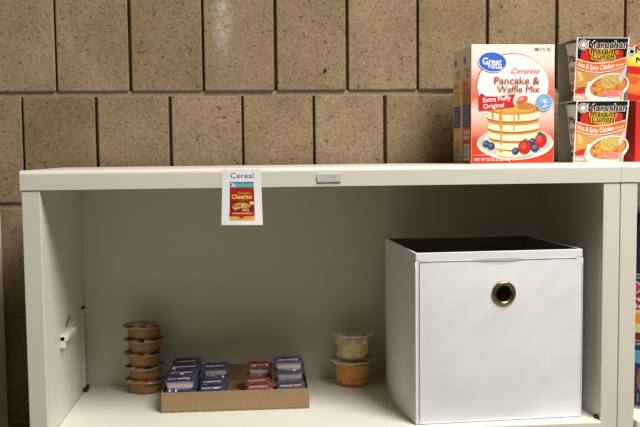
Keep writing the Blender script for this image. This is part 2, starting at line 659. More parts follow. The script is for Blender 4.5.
# ------------------------------------------------------------------ white fabric bin
def fabric_bin():
    w, d, h, th = 0.2770, 0.246, 0.2775, 0.004
    FAB = mat('white_woven_fabric', (230, 231, 234), 0.8, bump=0.12, bscale=700, vary=0.02, vscale=30, spec=0.2)
    LIN = mat('grey_lining', (120, 116, 106), 0.85, spec=0.2)
    t = thing('storage_bin', 'large white fabric cube bin with brass ringed hole, on the shelf at right', 'bin', (0.5788, 0.0076, 0.0004), 0.0488)

    def bulge(u, z, amp):
        s = math.sin(math.pi * min(1, max(0, u)))
        q = math.sin(math.pi * min(1, max(0, z)))
        n = noise.noise(Vector((u * 2.6 + 3.1, z * 2.2 + 1.7, 0.3))) * 0.0034
        n += noise.noise(Vector((u * 5.0 + 7.1, z * 7 - u * 6, 1.3))) * 0.0011
        return amp * s * q + n * min(1, 4 * s) * min(1, 4 * q)
    # front with a round hole: rings from the hole to the border
    mb = MB()
    cx, cz, hr = 0.1440, 0.2095, 0.0165
    N, Mr = 96, 22
    per = []
    for i in range(N):
        a = 2 * math.pi * i / N
        dx, dz = math.cos(a), math.sin(a)
        k = min(((w - cx) / dx if dx > 1e-9 else 1e9), (-cx / dx if dx < -1e-9 else 1e9), ((h - cz) / dz if dz > 1e-9 else 1e9), (-cz / dz if dz < -1e-9 else 1e9))
        per.append([cx + k * dx, cz + k * dz])
    for c in ((0, 0), (w, 0), (w, h), (0, h)):
        i = min(range(N), key=lambda q: (per[q][0] - c[0]) ** 2 + (per[q][1] - c[1]) ** 2)
        per[i] = list(c)
    for off, M, rev in ((0, FAB, False), (th, LIN, True)):
        vs, fs = [], []
        for j in range(Mr + 1):
            f = (j / Mr) ** 1.15
            for i in range(N):
                a = 2 * math.pi * i / N
                x = (cx + hr * math.cos(a)) * (1 - f) + per[i][0] * f
                z = (cz + hr * math.sin(a)) * (1 - f) + per[i][1] * f
                vs.append((x, off - bulge(x / w, z / h, 0.0035), z))
        for j in range(Mr):
            for i in range(N):
                i2 = (i + 1) % N
                q = [j * N + i, j * N + i2, (j + 1) * N + i2, (j + 1) * N + i]
                fs.append(q[::-1] if rev else q)
        mb.add(vs, fs, M, True)
    mb.build('front_panel', t)

    def sheet(name, p0, pu, nrm, amp, wu):
        """one side: outer cloth and inner lining"""
        mb = MB()
        p0, pu, nrm = Vector(p0), Vector(pu), Vector(nrm)
        n = 16
        for off, M in ((0, FAB), (-th, LIN)):
            vs, fs = [], []
            for j in range(n + 1):
                for i in range(n + 1):
                    u, z = i / n, j / n
                    bsag = bulge(u, z, amp) + (0.011 * math.sin(math.pi * u) * (1 - z) ** 2.5 if amp > 0 else 0)
                    vs.append(p0 + pu * u + Vector((0, 0, z * h - 0.0016 * math.sin(math.pi * u) * z)) + nrm * (off + bsag))
            for j in range(n):
                for i in range(n):
                    fs.append([j * (n + 1) + i, j * (n + 1) + i + 1, (j + 1) * (n + 1) + i + 1, (j + 1) * (n + 1) + i])
            mb.add(vs, fs, M, True)
        mb.build(name, t)
    sheet('side_panel', (0, d, 0), (0, -d, 0), (-1, 0, 0), 0.004, d)
    sheet('side_panel', (w, 0, 0), (0, d, 0), (1, 0, 0), 0.003, d)
    sheet('back_panel', (w, d, 0), (-w, 0, 0), (0, 1, 0), 0.0015, w)
    mb = MB()
    mb.box(0.001, w - 0.001, 0.001, d - 0.001, 0.0, 0.004, LIN)
    mb.build('base_board', t)
    # rolled top hem, seam line under it, stitched corner seams
    mb = MB()
    hem = 0.0125
    for (x0, x1, y0, y1) in ((-0.0004, w + 0.0004, -0.0005, 0.0030), (-0.0004, w + 0.0004, d - 0.0030, d + 0.0004)):
        mb.box(x0, x1, y0, y1, h - hem, h + 0.0006, FAB, 0.0012, 3)
    for (x0, x1) in ((-0.0005, 0.0030), (w - 0.0030, w + 0.0005)):
        mb.box(x0, x1, 0.001, d - 0.001, h - hem, h + 0.0006, FAB, 0.0012, 3)
    mb.build('hem', t)
    mb = MB()
    SEAM = mat('seam_thread', (206, 203, 198), 0.85)
    mb.tube([(0.006 + 0.0265 * i * 0.38, -0.0010, h - hem - 0.0008) for i in range(27)], 0.0006, SEAM, 6)
    mb.tube([(-0.0006, -0.0004, 0.002 + i * (h - 0.016) / 20) for i in range(21)], 0.0009, FAB, 6)
    mb.tube([(w + 0.0004, -0.0004, 0.002 + i * (h - 0.016) / 20) for i in range(21)], 0.0009, FAB, 6)
    mb.tube([(0.001 + i * (w - 0.002) / 20, -0.0006, 0.0016) for i in range(21)], 0.0009, FAB, 6)
    for k in range(58):
        z = 0.006 + k * 0.0045
        mb.box(0.0058, 0.0068, -0.0022 - bulge(0.0063 / w, z / h, 0.0035), -0.0004, z, z + 0.0028, SEAM)
    mb.build('seam', t)
    # eyelet
    mb = MB()
    BR = mat('antique_brass', (168, 152, 120), 0.28, metal=1.0)
    mx = Matrix.Translation((cx, -bulge(cx / w, cz / h, 0.0035), cz)) @ Matrix.Rotation(math.radians(90), 4, 'X')
    prof = [(0.0132, -0.006), (0.0130, 0.001), (0.0136, 0.0022), (0.0148, 0.0030), (0.0162, 0.0034), (0.0178, 0.0032), (0.0192, 0.0024), (0.0201, 0.0012), (0.0204, -0.0008)]
    mb.lathe(prof, BR, 64, mx=mx)
    e = mb.build('eyelet', t)
    e['label'] = 'brass ring eyelet'
    return t


fabric_bin()

# ------------------------------------------------------------------ pancake mix cartons
BWID, BDEP, BHGT = 0.1505, 0.0575, 0.2075
CARTON = mat('white_carton', (232, 226, 216), 0.55)
FRONT_RED = gradient('carton_front_print', [(0.0, (206, 62, 40)), (0.20, (208, 66, 44)), (0.36, (238, 186, 168)), (0.45, (240, 214, 204)), (0.56, (216, 110, 82)),
                                            (0.70, (222, 150, 126)), (0.82, (240, 218, 208)), (1.0, (243, 234, 226))])
SIDE_RED = gradient('carton_side_red', [(0.0, (150, 44, 26)), (0.28, (172, 60, 34)), (0.6, (186, 112, 72)), (0.75, (212, 176, 146)), (1.0, (222, 206, 182))])
SIDE_GOLD = gradient('carton_side_gold', [(0.0, (170, 128, 44)), (0.3, (196, 160, 70)), (0.6, (206, 184, 118)), (0.75, (216, 204, 164)), (1.0, (220, 208, 184))])


def carton(label, loc, rz, side_print, second=(196, 60, 40), front=True):
    t = thing('pancake_mix_box', label, 'box', loc, rz, 'pancake mix boxes on the bookcase top')
    mb = MB()
    mb.box(0, BWID, 0, BDEP, 0, BHGT, CARTON, 0.0007, 1)
    w, h = BWID * 1000, BHGT * 1000

    def q(x, y):                                # photo-measured artwork positions to millimetres
        return ((x - 472.6) * w / 83.6, (161.4 - y) * h / 118.2)
    sx, sy = w / 83.6, h / 118.2
    if front:
        P = Print(mb, plane_map((0, 0, 0), (1, 0, 0), (0, 0, 1), (0, -1, 0)), uvbox=(w, h))
        P.rect(0.6, 0.6, w - 0.6, h - 0.6, FRONT_RED)
        # white bubble with a thin red outline
        P.ell(*q(513.8, 83), 36.0 * sx, 31.2 * sy, (206, 70, 52), n=60)
        P.ell(*q(514.4, 83.6), 35.6 * sx, 30.9 * sy, (246, 240, 236), n=60)
        P.ell(*q(516, 108), 27 * sx, 17 * sy, (245, 236, 228), n=40)
        # top right code strip
        P.rect(*q(533, 50.3), *q(553.5, 46), (222, 216, 210))
        for xx, ww, g in ((536, 4, 120), (541, 1.6, 170), (544, 2, 175), (548.5, 3, 150)):
            P.rect(*q(xx, 49.6), *q(xx + ww, 46.8), (g, g, g))
        # plate
        P.ell(*q(517, 141.2), 38.5 * sx, 16.6 * sy, (226, 222, 216), n=60)
        P.ell(*q(517, 139.6), 37.2 * sx, 15.0 * sy, (196, 192, 186), n=60)
        P.ell(*q(517, 138.4), 32 * sx, 12.4 * sy, (214, 210, 204), n=60)
        # pancakes, bottom to top: cream edge then golden face
        for (cx_, y_, rx_, th_) in ((517, 147.5, 19, 5.6), (517, 139.5, 26, 6.4), (515.5, 130.5, 26, 6.6), (515, 121.2, 26.2, 6.8), (515, 110.5, 27, 7.6)):
            P.ell(*q(cx_, y_ + th_ * 0.72), rx_ * 0.97 * sx, 5.0 * sy, (150, 84, 34), wob=0.012, seed=y_)
            P.ell(*q(cx_, y_ + th_ * 0.50), rx_ * sx, 5.4 * sy, (240, 222, 184), wob=0.015, seed=y_)
            P.ell(*q(cx_, y_), rx_ * sx, 5.6 * sy, (242, 228, 196), wob=0.012, seed=y_ + 1)
            P.ell(*q(cx_, y_ - 2.0), rx_ * 0.99 * sx, 4.4 * sy, (206, 142, 70), wob=0.02, seed=y_ + 2)
        P.ell(*q(515, 107.6), 25 * sx, 5.0 * sy, (204, 140, 66))
        P.ell(*q(514, 107.2), 20 * sx, 3.8 * sy, (222, 170, 92), wob=0.05, seed=2)
        P.ell(*q(527, 104.5), 9 * sx, 3.6 * sy, (196, 128, 60))
        # syrup
        for (xx, y0, y1, ww) in ((502.6, 107, 142, 2.0), (501.5, 110, 124, 2.8), (515.5, 108, 128, 1.5), (520, 108, 117, 2.0), (494, 110, 117, 2.0)):
            P.poly([q(xx - ww / 2, y0), q(xx + ww / 2, y0), q(xx + ww * 0.42, y1), q(xx, y1 + 1.5), q(xx - ww * 0.42, y1)], (210, 146, 58))
        P.ell(*q(502.5, 148.5), 2.6 * sx, 1.6 * sy, (206, 150, 66))
        # fruit
        P.ell(*q(523.2, 98.0), 6.2 * sx, 3.7 * sy, (218, 92, 78), rot=18)
        P.ell(*q(522.4, 97.0), 3.6 * sx, 1.7 * sy, (236, 150, 136), rot=18)
        P.poly([q(516.5, 99), q(519, 95.6), q(518.6, 100.4)], (226, 190, 160))
        for (xx, yy, r_) in ((487.6, 141.6, 3.5), (492.6, 143.8, 3.7), (517.0, 149.2, 3.5), (534.0, 139.6, 3.2), (536.8, 146.0, 4.2), (531.2, 143.0, 3.0)):
            P.ell(*q(xx, yy), r_ * sx, r_ * 1.02 * sy, (50, 62, 104))
            P.ell(*q(xx - 0.7, yy - 0.8), r_ * 0.55 * sx, r_ * 0.5 * sy, (98, 116, 160))
        for (xx, yy, a, b, ro) in ((526.2, 145.4, 6.4, 7.0, 12), (542.4, 138.8, 6.2, 7.4, -25)):
            P.ell(*q(xx, yy), a * sx, b * sy, (190, 36, 40), rot=ro)
            P.ell(*q(xx - 1.4, yy - 1.2), a * 0.5 * sx, b * 0.5 * sy, (216, 74, 70), rot=ro)
        P.poly([q(538.5, 131.5), q(542, 129.6), q(546.5, 134.2), q(549, 137), q(544.5, 135), q(541.5, 133.4)], (70, 92, 52))
        P.poly([q(524, 138.4), q(527.5, 136.6), q(531, 140.2), q(526.5, 140)], (84, 104, 60))
        # words
        P.ell(*q(493.6, 60.6), 14.4 * sx, 10.1 * sy, (226, 232, 244), rot=-6)
        P.ell(*q(493.6, 60.6), 13.6 * sx, 9.4 * sy, (54, 106, 204), rot=-6)
        P.text('Great', *q(483.6, 62.8), 18.8 * sx, 6.6 * sy, (246, 247, 250), 0.025, rot=-3)
        P.text('Value', *q(488.2, 66.6), 14.6 * sx, 4.5 * sy, (246, 247, 250), 0.02, rot=-4)
        P.ell(*q(503.8, 66.4), 0.5 * sx, 0.5 * sy, (246, 247, 250))
        P.text('Complete', *q(512.6, 71.6), 28.4 * sx, 5.2 * sy, (196, 78, 60), -0.004, shear=0.45)
        P.text('Pancake &', *q(495.6, 82.2), 45.2 * sx, 7.0 * sy, (168, 84, 48), 0.010)
        P.text('Waffle Mix', *q(498.6, 90.4), 42.4 * sx, 6.6 * sy, (168, 84, 48), 0.010)
        P.poly([q(480.4, 94.0), q(482.6, 91.4), q(487, 94.6)], (140, 30, 26))
        P.poly([q(480.2, 108.4), q(480.2, 94.2), q(497, 94.8), q(516.4, 92.2), q(514, 98.6), q(515.6, 104.8), q(498, 106.8)], (204, 40, 34))
        P.text('Extra Fluffy', *q(484.4, 100.4), 27.6 * sx, 4.6 * sy, (250, 246, 244), 0.015, rot=5)
        P.text('Original', *q(484.6, 106.8), 20.6 * sx, 4.4 * sy, (250, 246, 244), 0.015, rot=5)
        P.ell(*q(545.3, 100.6), 8.5 * sx, 8.6 * sy, (236, 240, 244))
        P.ell(*q(545.3, 100.6), 8.1 * sx, 8.2 * sy, (98, 160, 218))
        P.ring(*q(545.3, 100.6), 5.6 * sx, 5.7 * sy, 0.5, (226, 238, 248))
        for a in range(0, 360, 24):
            P.ell(*q(545.3 + 6.8 * math.cos(math.radians(a)), 100.6 + 6.8 * math.sin(math.radians(a))), 0.75, 0.75, (214, 230, 244), n=8)
        P.ring(*q(545.3, 100.0), 3.6 * sx, 3.3 * sy, 1.1, (236, 243, 249), a0=-40, a1=220)
        P.ell(*q(545.6, 99.8), 1.6 * sx, 1.9 * sy, (236, 243, 249), rot=30)
        P.poly([q(543.2, 104.6), q(548, 102.8), q(548.6, 104), q(544, 105.6)], (236, 243, 249))
        P.text('NET WT 32 OZ (2 LB) 907g', *q(475.6, 158.6), 35.6 * sx, 2.9 * sy, (250, 240, 236), 0.012)
        P.ring(*q(514.6, 157.2), 1.1 * sx, 1.4 * sy, 0.7, (240, 214, 208), n=16)
        P.rect(*q(476, 153.1), *q(488.4, 152.5), (228, 150, 138))
    # left side panel
    dmm = BDEP * 1000
    P = Print(mb, plane_map((0, BDEP, 0), (0, -1, 0), (0, 0, 1), (-1, 0, 0)), uvbox=(dmm, h))
    P.rect(0.6, 0.6, dmm - 0.6, h - 0.6, side_print)
    P.ell(dmm * 0.30, h * 0.885, 8.5, 6.5, (58, 92, 170))
    P.rect(6, h * 0.865, 12, h * 0.88, (230, 230, 236))
    for k in range(4):
        P.rect(16 + 3 * k, h * (0.80 - 0.022 * k), 50 - 2 * k, h * (0.812 - 0.022 * k), (150, 112, 82))
    P.rect(8, h * 0.665, 34, h * 0.70, second)
    for k in range(3):
        P.rect(8 + 14 * k, h * 0.52, 18 + 14 * k, h * 0.64, (176, 98, 62) if second[2] < 50 else (190, 150, 80))
    P.rect(7, h * 0.315, 51, h * 0.505, (52, 62, 122))
    for k in range(7):
        P.rect(10, h * (0.335 + 0.023 * k), 48 - 5 * (k % 3), h * (0.341 + 0.023 * k), (140, 146, 186))
    for i in range(3):
        for k in range(2):
            P.ell(15 + 14 * i, h * (0.225 + 0.045 * k), 5, 4.2, (206, 196, 180), n=16)
    P.rect(12, h * 0.03, 48, h * 0.165, (204, 196, 180))
    for k in range(11):
        P.rect(15 + 2.8 * k, h * 0.04, 15 + 2.8 * k + (1.0 if k % 3 else 1.7), h * 0.155, (74, 68, 62))
    mb.build('carton', t)
    return t


BR = 0.035
bx, by = 0.7040, 0.150
carton('red and white pancake mix box with a stack of pancakes on its front', (bx, by, TOPZ), BR, SIDE_RED)
cb, sb = math.cos(BR), math.sin(BR)
dd = BDEP + 0.0012
carton('gold sided pancake mix box standing directly behind the red and white pancake one', (bx - dd * sb - 0.0005, by + dd * cb, TOPZ), BR, SIDE_GOLD, (176, 120, 60), front=True)

# ------------------------------------------------------------------ noodle cups in printed sleeves
FOAM = mat('white_foam_cup', (232, 226, 218), 0.6)
BOARD = mat('grey_board_inside', (176, 172, 162), 0.8)


def noodle_art(P, w, h):
    K, WH, RED, ORG, YEL = (26, 20, 22), (244, 240, 236), (206, 44, 34), (236, 112, 32), (244, 214, 92)

    def q(s, t_):
        return (s * w, t_ * h)
    P.rect(0.3, 0.3, w - 0.3, h - 0.3, WH)
    P.rect(w * .02, 1, w * .98, h * .985, (218, 176, 120))
    P.rect(w * .03, h * .58, w * .97, h * .99, K)
    P.poly([q(.08, .58), q(.10, .78), q(.28, .86), q(.72, .86), q(.90, .78), q(.92, .58)], RED)
    P.ell(w * .53, h * .735, w * .24, h * .13, (238, 180, 74))
    P.ell(w * .53, h * .735, w * .19, h * .10, YEL)
    # lower picture: chicken, bowl, soup
    P.poly([q(.02, .01), q(.02, .56), q(.98, .62), q(.98, .01)], (204, 150, 92))
    P.poly([q(.02, .52), q(.16, .50), q(.24, .36), q(.22, .24), q(.10, .22), q(.02, .3)], (214, 160, 80))
    P.poly([q(.05, .46), q(.12, .46), q(.17, .34), q(.10, .30)], (232, 196, 128))
    P.ell(w * .36, h * .46, w * .18, h * .05, (226, 178, 110), rot=-6)
    P.ell(w * .16, h * .17, w * .15, h * .05, (196, 52, 34), rot=10)
    P.rect(w * .03, h * .02, w * .30, h * .11, (222, 150, 140))
    P.ell(w * .12, h * .06, w * .10, h * .03, (236, 206, 196))
    P.ell(w * .65, h * .20, w * .44, h * .23, (238, 232, 224), rot=14)
    P.poly([q(.25, .30), q(.30, .02), q(.92, .02), q(.97, .30)], (238, 232, 224))
    P.ell(w * .68, h * .235, w * .37, h * .17, (186, 104, 46), rot=12)
    P.ell(w * .67, h * .225, w * .34, h * .145, (214, 144, 66), rot=12)
    P.ell(w * .70, h * .31, w * .20, h * .11, (206, 178, 96), rot=10, wob=0.06, seed=1)
    for k in range(10):
        P.ring(w * (.58 + .028 * k), h * (.29 + .018 * (k % 4)), w * .055, h * .035, 0.9, (232, 214, 146) if k % 2 else (176, 144, 66), n=14, a0=20 * k, a1=20 * k + 200)
    rnd = random.Random(3)
    for k in range(14):
        P.ell(w * rnd.uniform(.38, .90), h * rnd.uniform(.10, .25), w * rnd.uniform(.02, .04), h * rnd.uniform(.015, .028),
              rnd.choice([(240, 206, 70), (226, 96, 44), (238, 190, 90), (198, 70, 40)]), rot=rnd.uniform(0, 90), n=12)
    P.poly([q(.84, .36), q(.99, .56), q(.99, .40), q(.90, .26)], (206, 198, 192))
    P.ell(w * .78, h * .11, w * .20, h * .06, (230, 158, 148), wob=0.05)
    for k in range(3):
        P.rect(w * (.62 + .02 * k), h * (.075 + .028 * k), w * (.92 - .03 * k), h * (.088 + .028 * k), (214, 96, 92))

    # waving ribbon
    def wave(s):
        return -0.085 * math.sin(math.pi * min(1.0, max(0.0, s * 0.98)) ** 0.9) + 0.03 * s
    for (a, b, c) in ((.515, .675, WH), (.528, .662, ORG)):
        pts, fs, n = [], [], 18
        for i in range(n + 1):
            s = i / n
            pts += [q(.02 + .96 * s, a + wave(s)), q(.02 + .96 * s, b + wave(s))]
        for i in range(n):
            fs.append([2 * i, 2 * i + 2, 2 * i + 3, 2 * i + 1])
        P.raw(pts, fs, c)
    P.text('Hot & Spicy Chicken', w * .045, h * .560, w * .70, h * .078, WH, 0.022, shear=0.15, bend=lambda s: h * wave(.03 + s * .73))
    P.text('Flavor', w * .775, h * .566, w * .17, h * .042, WH, 0.02, shear=0.15, bend=lambda s: h * wave(.77 + s * .17))
    # roundel (left plain) and the words
    for r_, c in ((.095, WH), (.085, K), (.070, WH), (.056, K), (.042, WH)):
        P.ell(w * .125, h * .885, w * r_, w * r_, c)
    P.text('Maruchan', w * .215, h * .835, w * .765, h * .115, WH, 0.060)
    P.text('Maruchan', w * .225, h * .838, w * .745, h * .108, K, 0.030)
    P.ell(w * .975, h * .845, 0.9, 0.9, WH, n=10)
    for (s, x0, y0, ww) in (('Instant', .27, .748, .50), ('Lunch', .31, .662, .42)):
        P.text(s, w * (x0 - .012), h * (y0 - .004), w * (ww + .024), h * .080, YEL, 0.06)
        P.text(s, w * x0, h * y0, w * ww, h * .078, K, 0.035)


TAPER = 0.0045


def sleeve(mb, w, h, yt, yb_front, dt, db, art, thick=0.0007):
    """open-sided paperboard wrap: front leans back to the foot"""
    f0, f1 = (yb_front, 0.0), (yt, h)
    b1, b0 = (yt + dt, h), (yb_front + db, 0.0)
    ring = [f0, f1, b1, b0]
    cx_, cz_ = sum(p[0] for p in ring) / 4, h / 2
    inner = []
    for (y, z) in ring:
        inner.append((y + (thick if y < cx_ else -thick), z + (thick if z < cz_ else -thick)))
    for k in range(4):
        a, b = ring[k], ring[(k + 1) % 4]
        c, d_ = inner[k], inner[(k + 1) % 4]
        wa, wb_ = w - TAPER * (1 - a[1] / h), w - TAPER * (1 - b[1] / h)
        o = [(0, *a), (wa, *a), (wb_, *b), (0, *b)]
        i_ = [(0, *c), (wa, *c), (wb_, *d_), (0, *d_)]
        mb.add(o, [[0, 1, 2, 3]], CARTON)
        mb.add(i_, [[3, 2, 1, 0]], BOARD)
        mb.add([o[0], o[3], i_[3], i_[0]], [[0, 1, 2, 3]], CARTON)
        mb.add([o[1], o[2], i_[2], i_[1]], [[0, 1, 2, 3]], CARTON)
    V = Vector((0, f1[0] - f0[0], h)).normalized()
    L = math.hypot(f1[0] - f0[0], h)
    flat = plane_map((0, f0[0], 0), (1, 0, 0), V, Vector((1, 0, 0)).cross(V))
    P = Print(mb, lambda u, v, hh: flat(u * (1 - TAPER / w * (1 - v / L)), v, hh))
    art(P, w * 1000, L * 1000)


def noodle_cup(label, loc, rz):
    t = thing('instant_noodle_cup', label, 'noodle cup', loc, rz, 'sleeved noodle cups stacked on the bookcase tops')
    w, h = 0.0945, 0.1075
    mb = MB()
    sleeve(mb, w, h, 0.0, 0.013, 0.092, 0.072, noodle_art)
    mb.build('sleeve', t)
    mb = MB()
    c = (w / 2 - 0.002, 0.0470, 0.0016)
    prof = [(0.0, 0.0), (0.0310, 0.0), (0.0325, 0.001), (0.0425, 0.0965), (0.0440, 0.0970), (0.0446, 0.0992), (0.0438, 0.1012), (0.0420, 0.1016), (0.0, 0.1016)]
    mb.lathe(prof, FOAM, 56, c)

    def cyl(u, v, hh):
        a = u / 0.037 + math.radians(165)
        r = 0.0325 + 0.0100 * v / 0.0965 + 0.0004 + hh
        return Vector((c[0] + r * math.cos(a), c[1] + r * math.sin(a), c[2] + v))
    P = Print(mb, cyl, cuts=[i * 3 for i in range(-20, 40)])
    P.ring(6, 74, 6, 7.5, 2.2, (150, 58, 46), n=24)
    P.text('Maruchan', 13, 68, 50, 12, (150, 58, 46), 0.03)
    P.text('Instant', 8, 50, 36, 12, (222, 130, 62), 0.03)
    P.text('Lunch', 12, 35, 34, 12, (222, 130, 62), 0.03)
    P.rect(4, 20, 18, 29, (206, 122, 60))
    P.rect(4, 9, 16, 16.5, (110, 40, 40))
    P.rect(20, 9, 56, 25, (196, 60, 40))
    mb.build('foam_cup', t)
    return t


nx, ny = 0.8850, 0.130
noodle_cup('white noodle cup in printed bowl sleeve, lower one of the pair beside the pancake boxes', (nx, ny, TOPZ), 0.0)
noodle_cup('white noodle cup in printed bowl sleeve, upper one of the pair beside the pancake boxes', (nx - 0.0008, ny - 0.001, TOPZ + 0.1085), 0.012)

# red carton and the pack on it, at the frame's right edge
REDC = mat('red_carton', (204, 38, 32), 0.45)
t = thing('red_box', 'plain bright red box at the right edge, under the yellow and red noodle pack', 'box', (1.0002, 0.150, TOPZ))
mb = MB()
mb.box(0, 0.112, 0, 0.105, 0, 0.1085, REDC, 0.0012, 2)
P = Print(mb, plane_map((0, 0.105, 0), (0, -1, 0), (0, 0, 1), (-1, 0, 0)))
pts, fs = [], []
for i in range(13):
    s = i / 12
    y = 26 - 18 * s ** 0.55
    pts += [(30 + 74 * s, y), (30 + 74 * s, y + 1.4)]
for i in range(12):
    fs.append([2 * i, 2 * i + 2, 2 * i + 3, 2 * i + 1])
P.raw(pts, fs, (226, 84, 72))
mb.build('carton', t)


def noodle_pack_art(P, w, h):
    K, WH, RED = (26, 20, 22), (244, 240, 236), (204, 32, 34)
    P.rect(0.3, 0.3, w - 0.3, h - 0.3, (240, 206, 60))
    P.rect(0.3, h * .93, w - 0.3, h - 0.3, (214, 84, 40))
    P.ell(w * .42, h * .74, w * .36, h * .13, (246, 226, 96))
    P.poly([(0.5, h * .55), (0.5, h * .03), (w * .99, h * .03), (w * .99, h * .5)], (214, 110, 50))
    P.ell(w * .16, h * .32, w * .18, h * .15, (222, 128, 52), wob=.06)
    P.ell(w * .10, h * .36, w * .09, h * .07, (206, 96, 40), wob=.06)
    P.poly([(0.5, 0.5), (0.5, h * .14), (w * .3, h * .06), (w * .3, 0.5)], (196, 38, 30))
    P.ell(w * .66, h * .24, w * .38, h * .20, (240, 232, 220), rot=8)
    P.ell(w * .68, h * .25, w * .33, h * .16, (232, 206, 130), rot=8)
    for k in range(9):
        P.ring(w * (.50 + .045 * k), h * (.22 + .03 * (k % 3)), w * .07, h * .05, 1.4, (246, 228, 160) if k % 2 else (206, 170, 84), n=14, a0=30 * k, a1=30 * k + 210)
    P.poly([(0.5, h * .62), (0.5, h * .50), (w * .99, h * .32), (w * .99, h * .52)], RED)
    P.text('Asian', w * .34, h * .44, w * .5, h * .10, WH, 0.03, rot=-8)
    for r_, c in ((.072, WH), (.062, K), (.048, WH), (.034, K)):
        P.ell(w * .06, h * .87, w * r_, w * r_, c)
    P.text('Maruchan', w * .10, h * .84, w * .86, h * .125, WH, 0.060)
    P.text('Maruchan', w * .11, h * .845, w * .84, h * .115, K, 0.030)
    P.text('Noodles', w * .13, h * .685, w * .58, h * .085, K, 0.03)


t = thing('noodle_pack', 'yellow and red noodle pack resting on the red box at the right edge', 'noodle pack', (0.9846, 0.150, TOPZ + 0.1087))
mb = MB()
mb.box(0, 0.118, 0.0006, 0.085, 0, 0.0985, CARTON, 0.0007, 1)
P = Print(mb, plane_map((0, 0.0006, 0), (1, 0, 0), (0, 0, 1), (0, -1, 0)))
noodle_pack_art(P, 118, 98.5)
mb.build('carton', t)


# ------------------------------------------------------------------ tins in the right bookcase
def tin(label, loc, art):
    t = thing('food_tin', label, 'tin', loc, 0, 'stacked tins in the right bookcase')
    r, h = 0.0378, 0.1125
    TINM = mat('tin_metal', (170, 168, 164), 0.3, metal=1.0)
    mb = MB()
    mb.lathe([(0.0, 0.002), (r - 0.003, 0.002), (r - 0.0015, 0.0), (r + 0.0008, 0.0008), (r + 0.0008, 0.0028), (r - 0.0006, 0.0040),
              (r - 0.0006, h - 0.0040), (r + 0.0008, h - 0.0028), (r + 0.0008, h - 0.0008), (r - 0.0015, h), (r - 0.003, h - 0.002), (0.0, h - 0.002)], TINM, 64)
    mb.build('can_body', t)
    mb = MB()

    def cyl(u, v, hh):
        a = u / 0.0376 + math.radians(150)
        return Vector(((r + hh) * math.cos(a), (r + hh) * math.sin(a), v))
    P = Print(mb, cyl, cuts=[i * 2.5 for i in range(1, 96)])
    art(P)
    mb.build('label_wrap', t)
    return t


def fruit_art(P):
    P.rect(0, 5, 236, 107, (34, 62, 136))
    P.rect(0, 5, 236, 17, (122, 34, 44))
    P.rect(0, 17, 236, 56, (226, 206, 142))
    P.rect(0, 56, 236, 82, (176, 38, 46))
    for k in range(16):
        P.ell(12 + 15 * k, 36 + 6 * (k % 2), 10, 9, (228, 150, 54) if k % 2 else (240, 216, 120), wob=.05)
    for k in range(3):
        P.ell(44 + 78 * k, 94, 17, 12, (226, 232, 242))
        P.ell(44 + 78 * k, 94, 15, 10.5, (196, 60, 60))
        P.text('Sweet', 34 + 78 * k, 71, 42, 8, (240, 232, 226), .03)
        P.text('Slice', 38 + 78 * k, 59, 34, 8, (240, 232, 226), .03)


def blue_art(P):
    P.rect(0, 5, 236, 107, (38, 52, 92))
    P.rect(0, 78, 236, 100, (84, 150, 206))
    for k in range(9):
        P.ell(14 + 26 * k, 50, 11, 22, (148, 92, 58), wob=.06, seed=k)
        P.ell(20 + 26 * k, 62, 6, 9, (190, 60, 46), wob=.06, seed=k)
    P.rect(0, 8, 236, 30, (32, 38, 70))
    for k in range(22):
        P.rect(4 + 10.5 * k, 12, 6 + 10.5 * k, 26, (128, 126, 136))


def navy_art(P):
    P.rect(0, 5, 236, 107, (24, 34, 66))
    for k in range(9):
        P.ell(14 + 26 * k, 82, 9, 8, (150, 72, 60), wob=.06, seed=k)
        P.ell(16 + 26 * k, 44, 10, 12, (118, 92, 66), wob=.06, seed=k)


TX, TY = 0.9875, 0.0845
tin('blue tin with brown picture at the bottom of the stack in the right bookcase', (TX, TY, 0.0005), blue_art)
tin('tin with red band and yellow fruit label, middle of the stack in the right bookcase', (TX + 0.001, TY + 0.002, 0.1132), fruit_art)
tin('dark navy tin on top of the stack in the right bookcase', (TX, TY + 0.004, 0.2259), navy_art)

# ------------------------------------------------------------------ hanging card
mb = MB()
PAPER = mat('white_paper', (238, 238, 242), 0.7, spec=0.2)
cw, ch = 0.0612, 0.0855


def card(u, v, hh):
    s = v / ch                                  # 0 at the foot, 1 at the top; foot curls outwards
    lean = (u / cw - 0.5) * 0.004 * (1 - s)
    bow = 0.005 * (1 - s) ** 2 + 0.0015 * math.sin(math.pi * u / cw) * (1 - s)
    x = 0.2762 + u * 0.965 * (1 + 0.075 * (1 - s)) - 0.0026 * (1 - s)
    return Vector((x, -0.0032 - bow - hh, 0.3295 + v * 1.0 + 0.0008 * (1 - s) * (0.5 - u / cw)))


n = 14
vs, fs = [], []
for side in (0, 1):
    for j in range(n + 1):
        for i in range(n + 1):
            vs.append(card(cw * i / n, ch * j / n, 0.0 if side else -0.0002))
for side in (0, 1):
    o = side * (n + 1) ** 2
    for j in range(n):
        for i in range(n):
            a = o + j * (n + 1) + i
            fs.append([a, a + 1, a + n + 2, a + n + 1])
mb.add(vs, fs, PAPER, True)
P = Print(mb, card, cuts=[i * 3.0 for i in range(1, 21)])
P.text('Cereal', 13.2, 72.0, 36.0, 8.2, (44, 44, 52), 0.006, space=1.05)
X0, X1, Y0, Y1 = 12.0, 49.5, 7.0, 66.0
cw_ = X1 - X0


def strip(y0, y1, c):
    """horizontal band split in rows so that it follows the curl"""
    k = max(1, int((y1 - y0) / 5))
    pts, fs_ = [], []
    for j in range(k + 1):
        y = y0 + (y1 - y0) * j / k
        pts += [(X0, y), (X1, y)]
    for j in range(k):
        fs_.append([2 * j, 2 * j + 1, 2 * j + 3, 2 * j + 2])
    P.raw(pts, fs_, c)


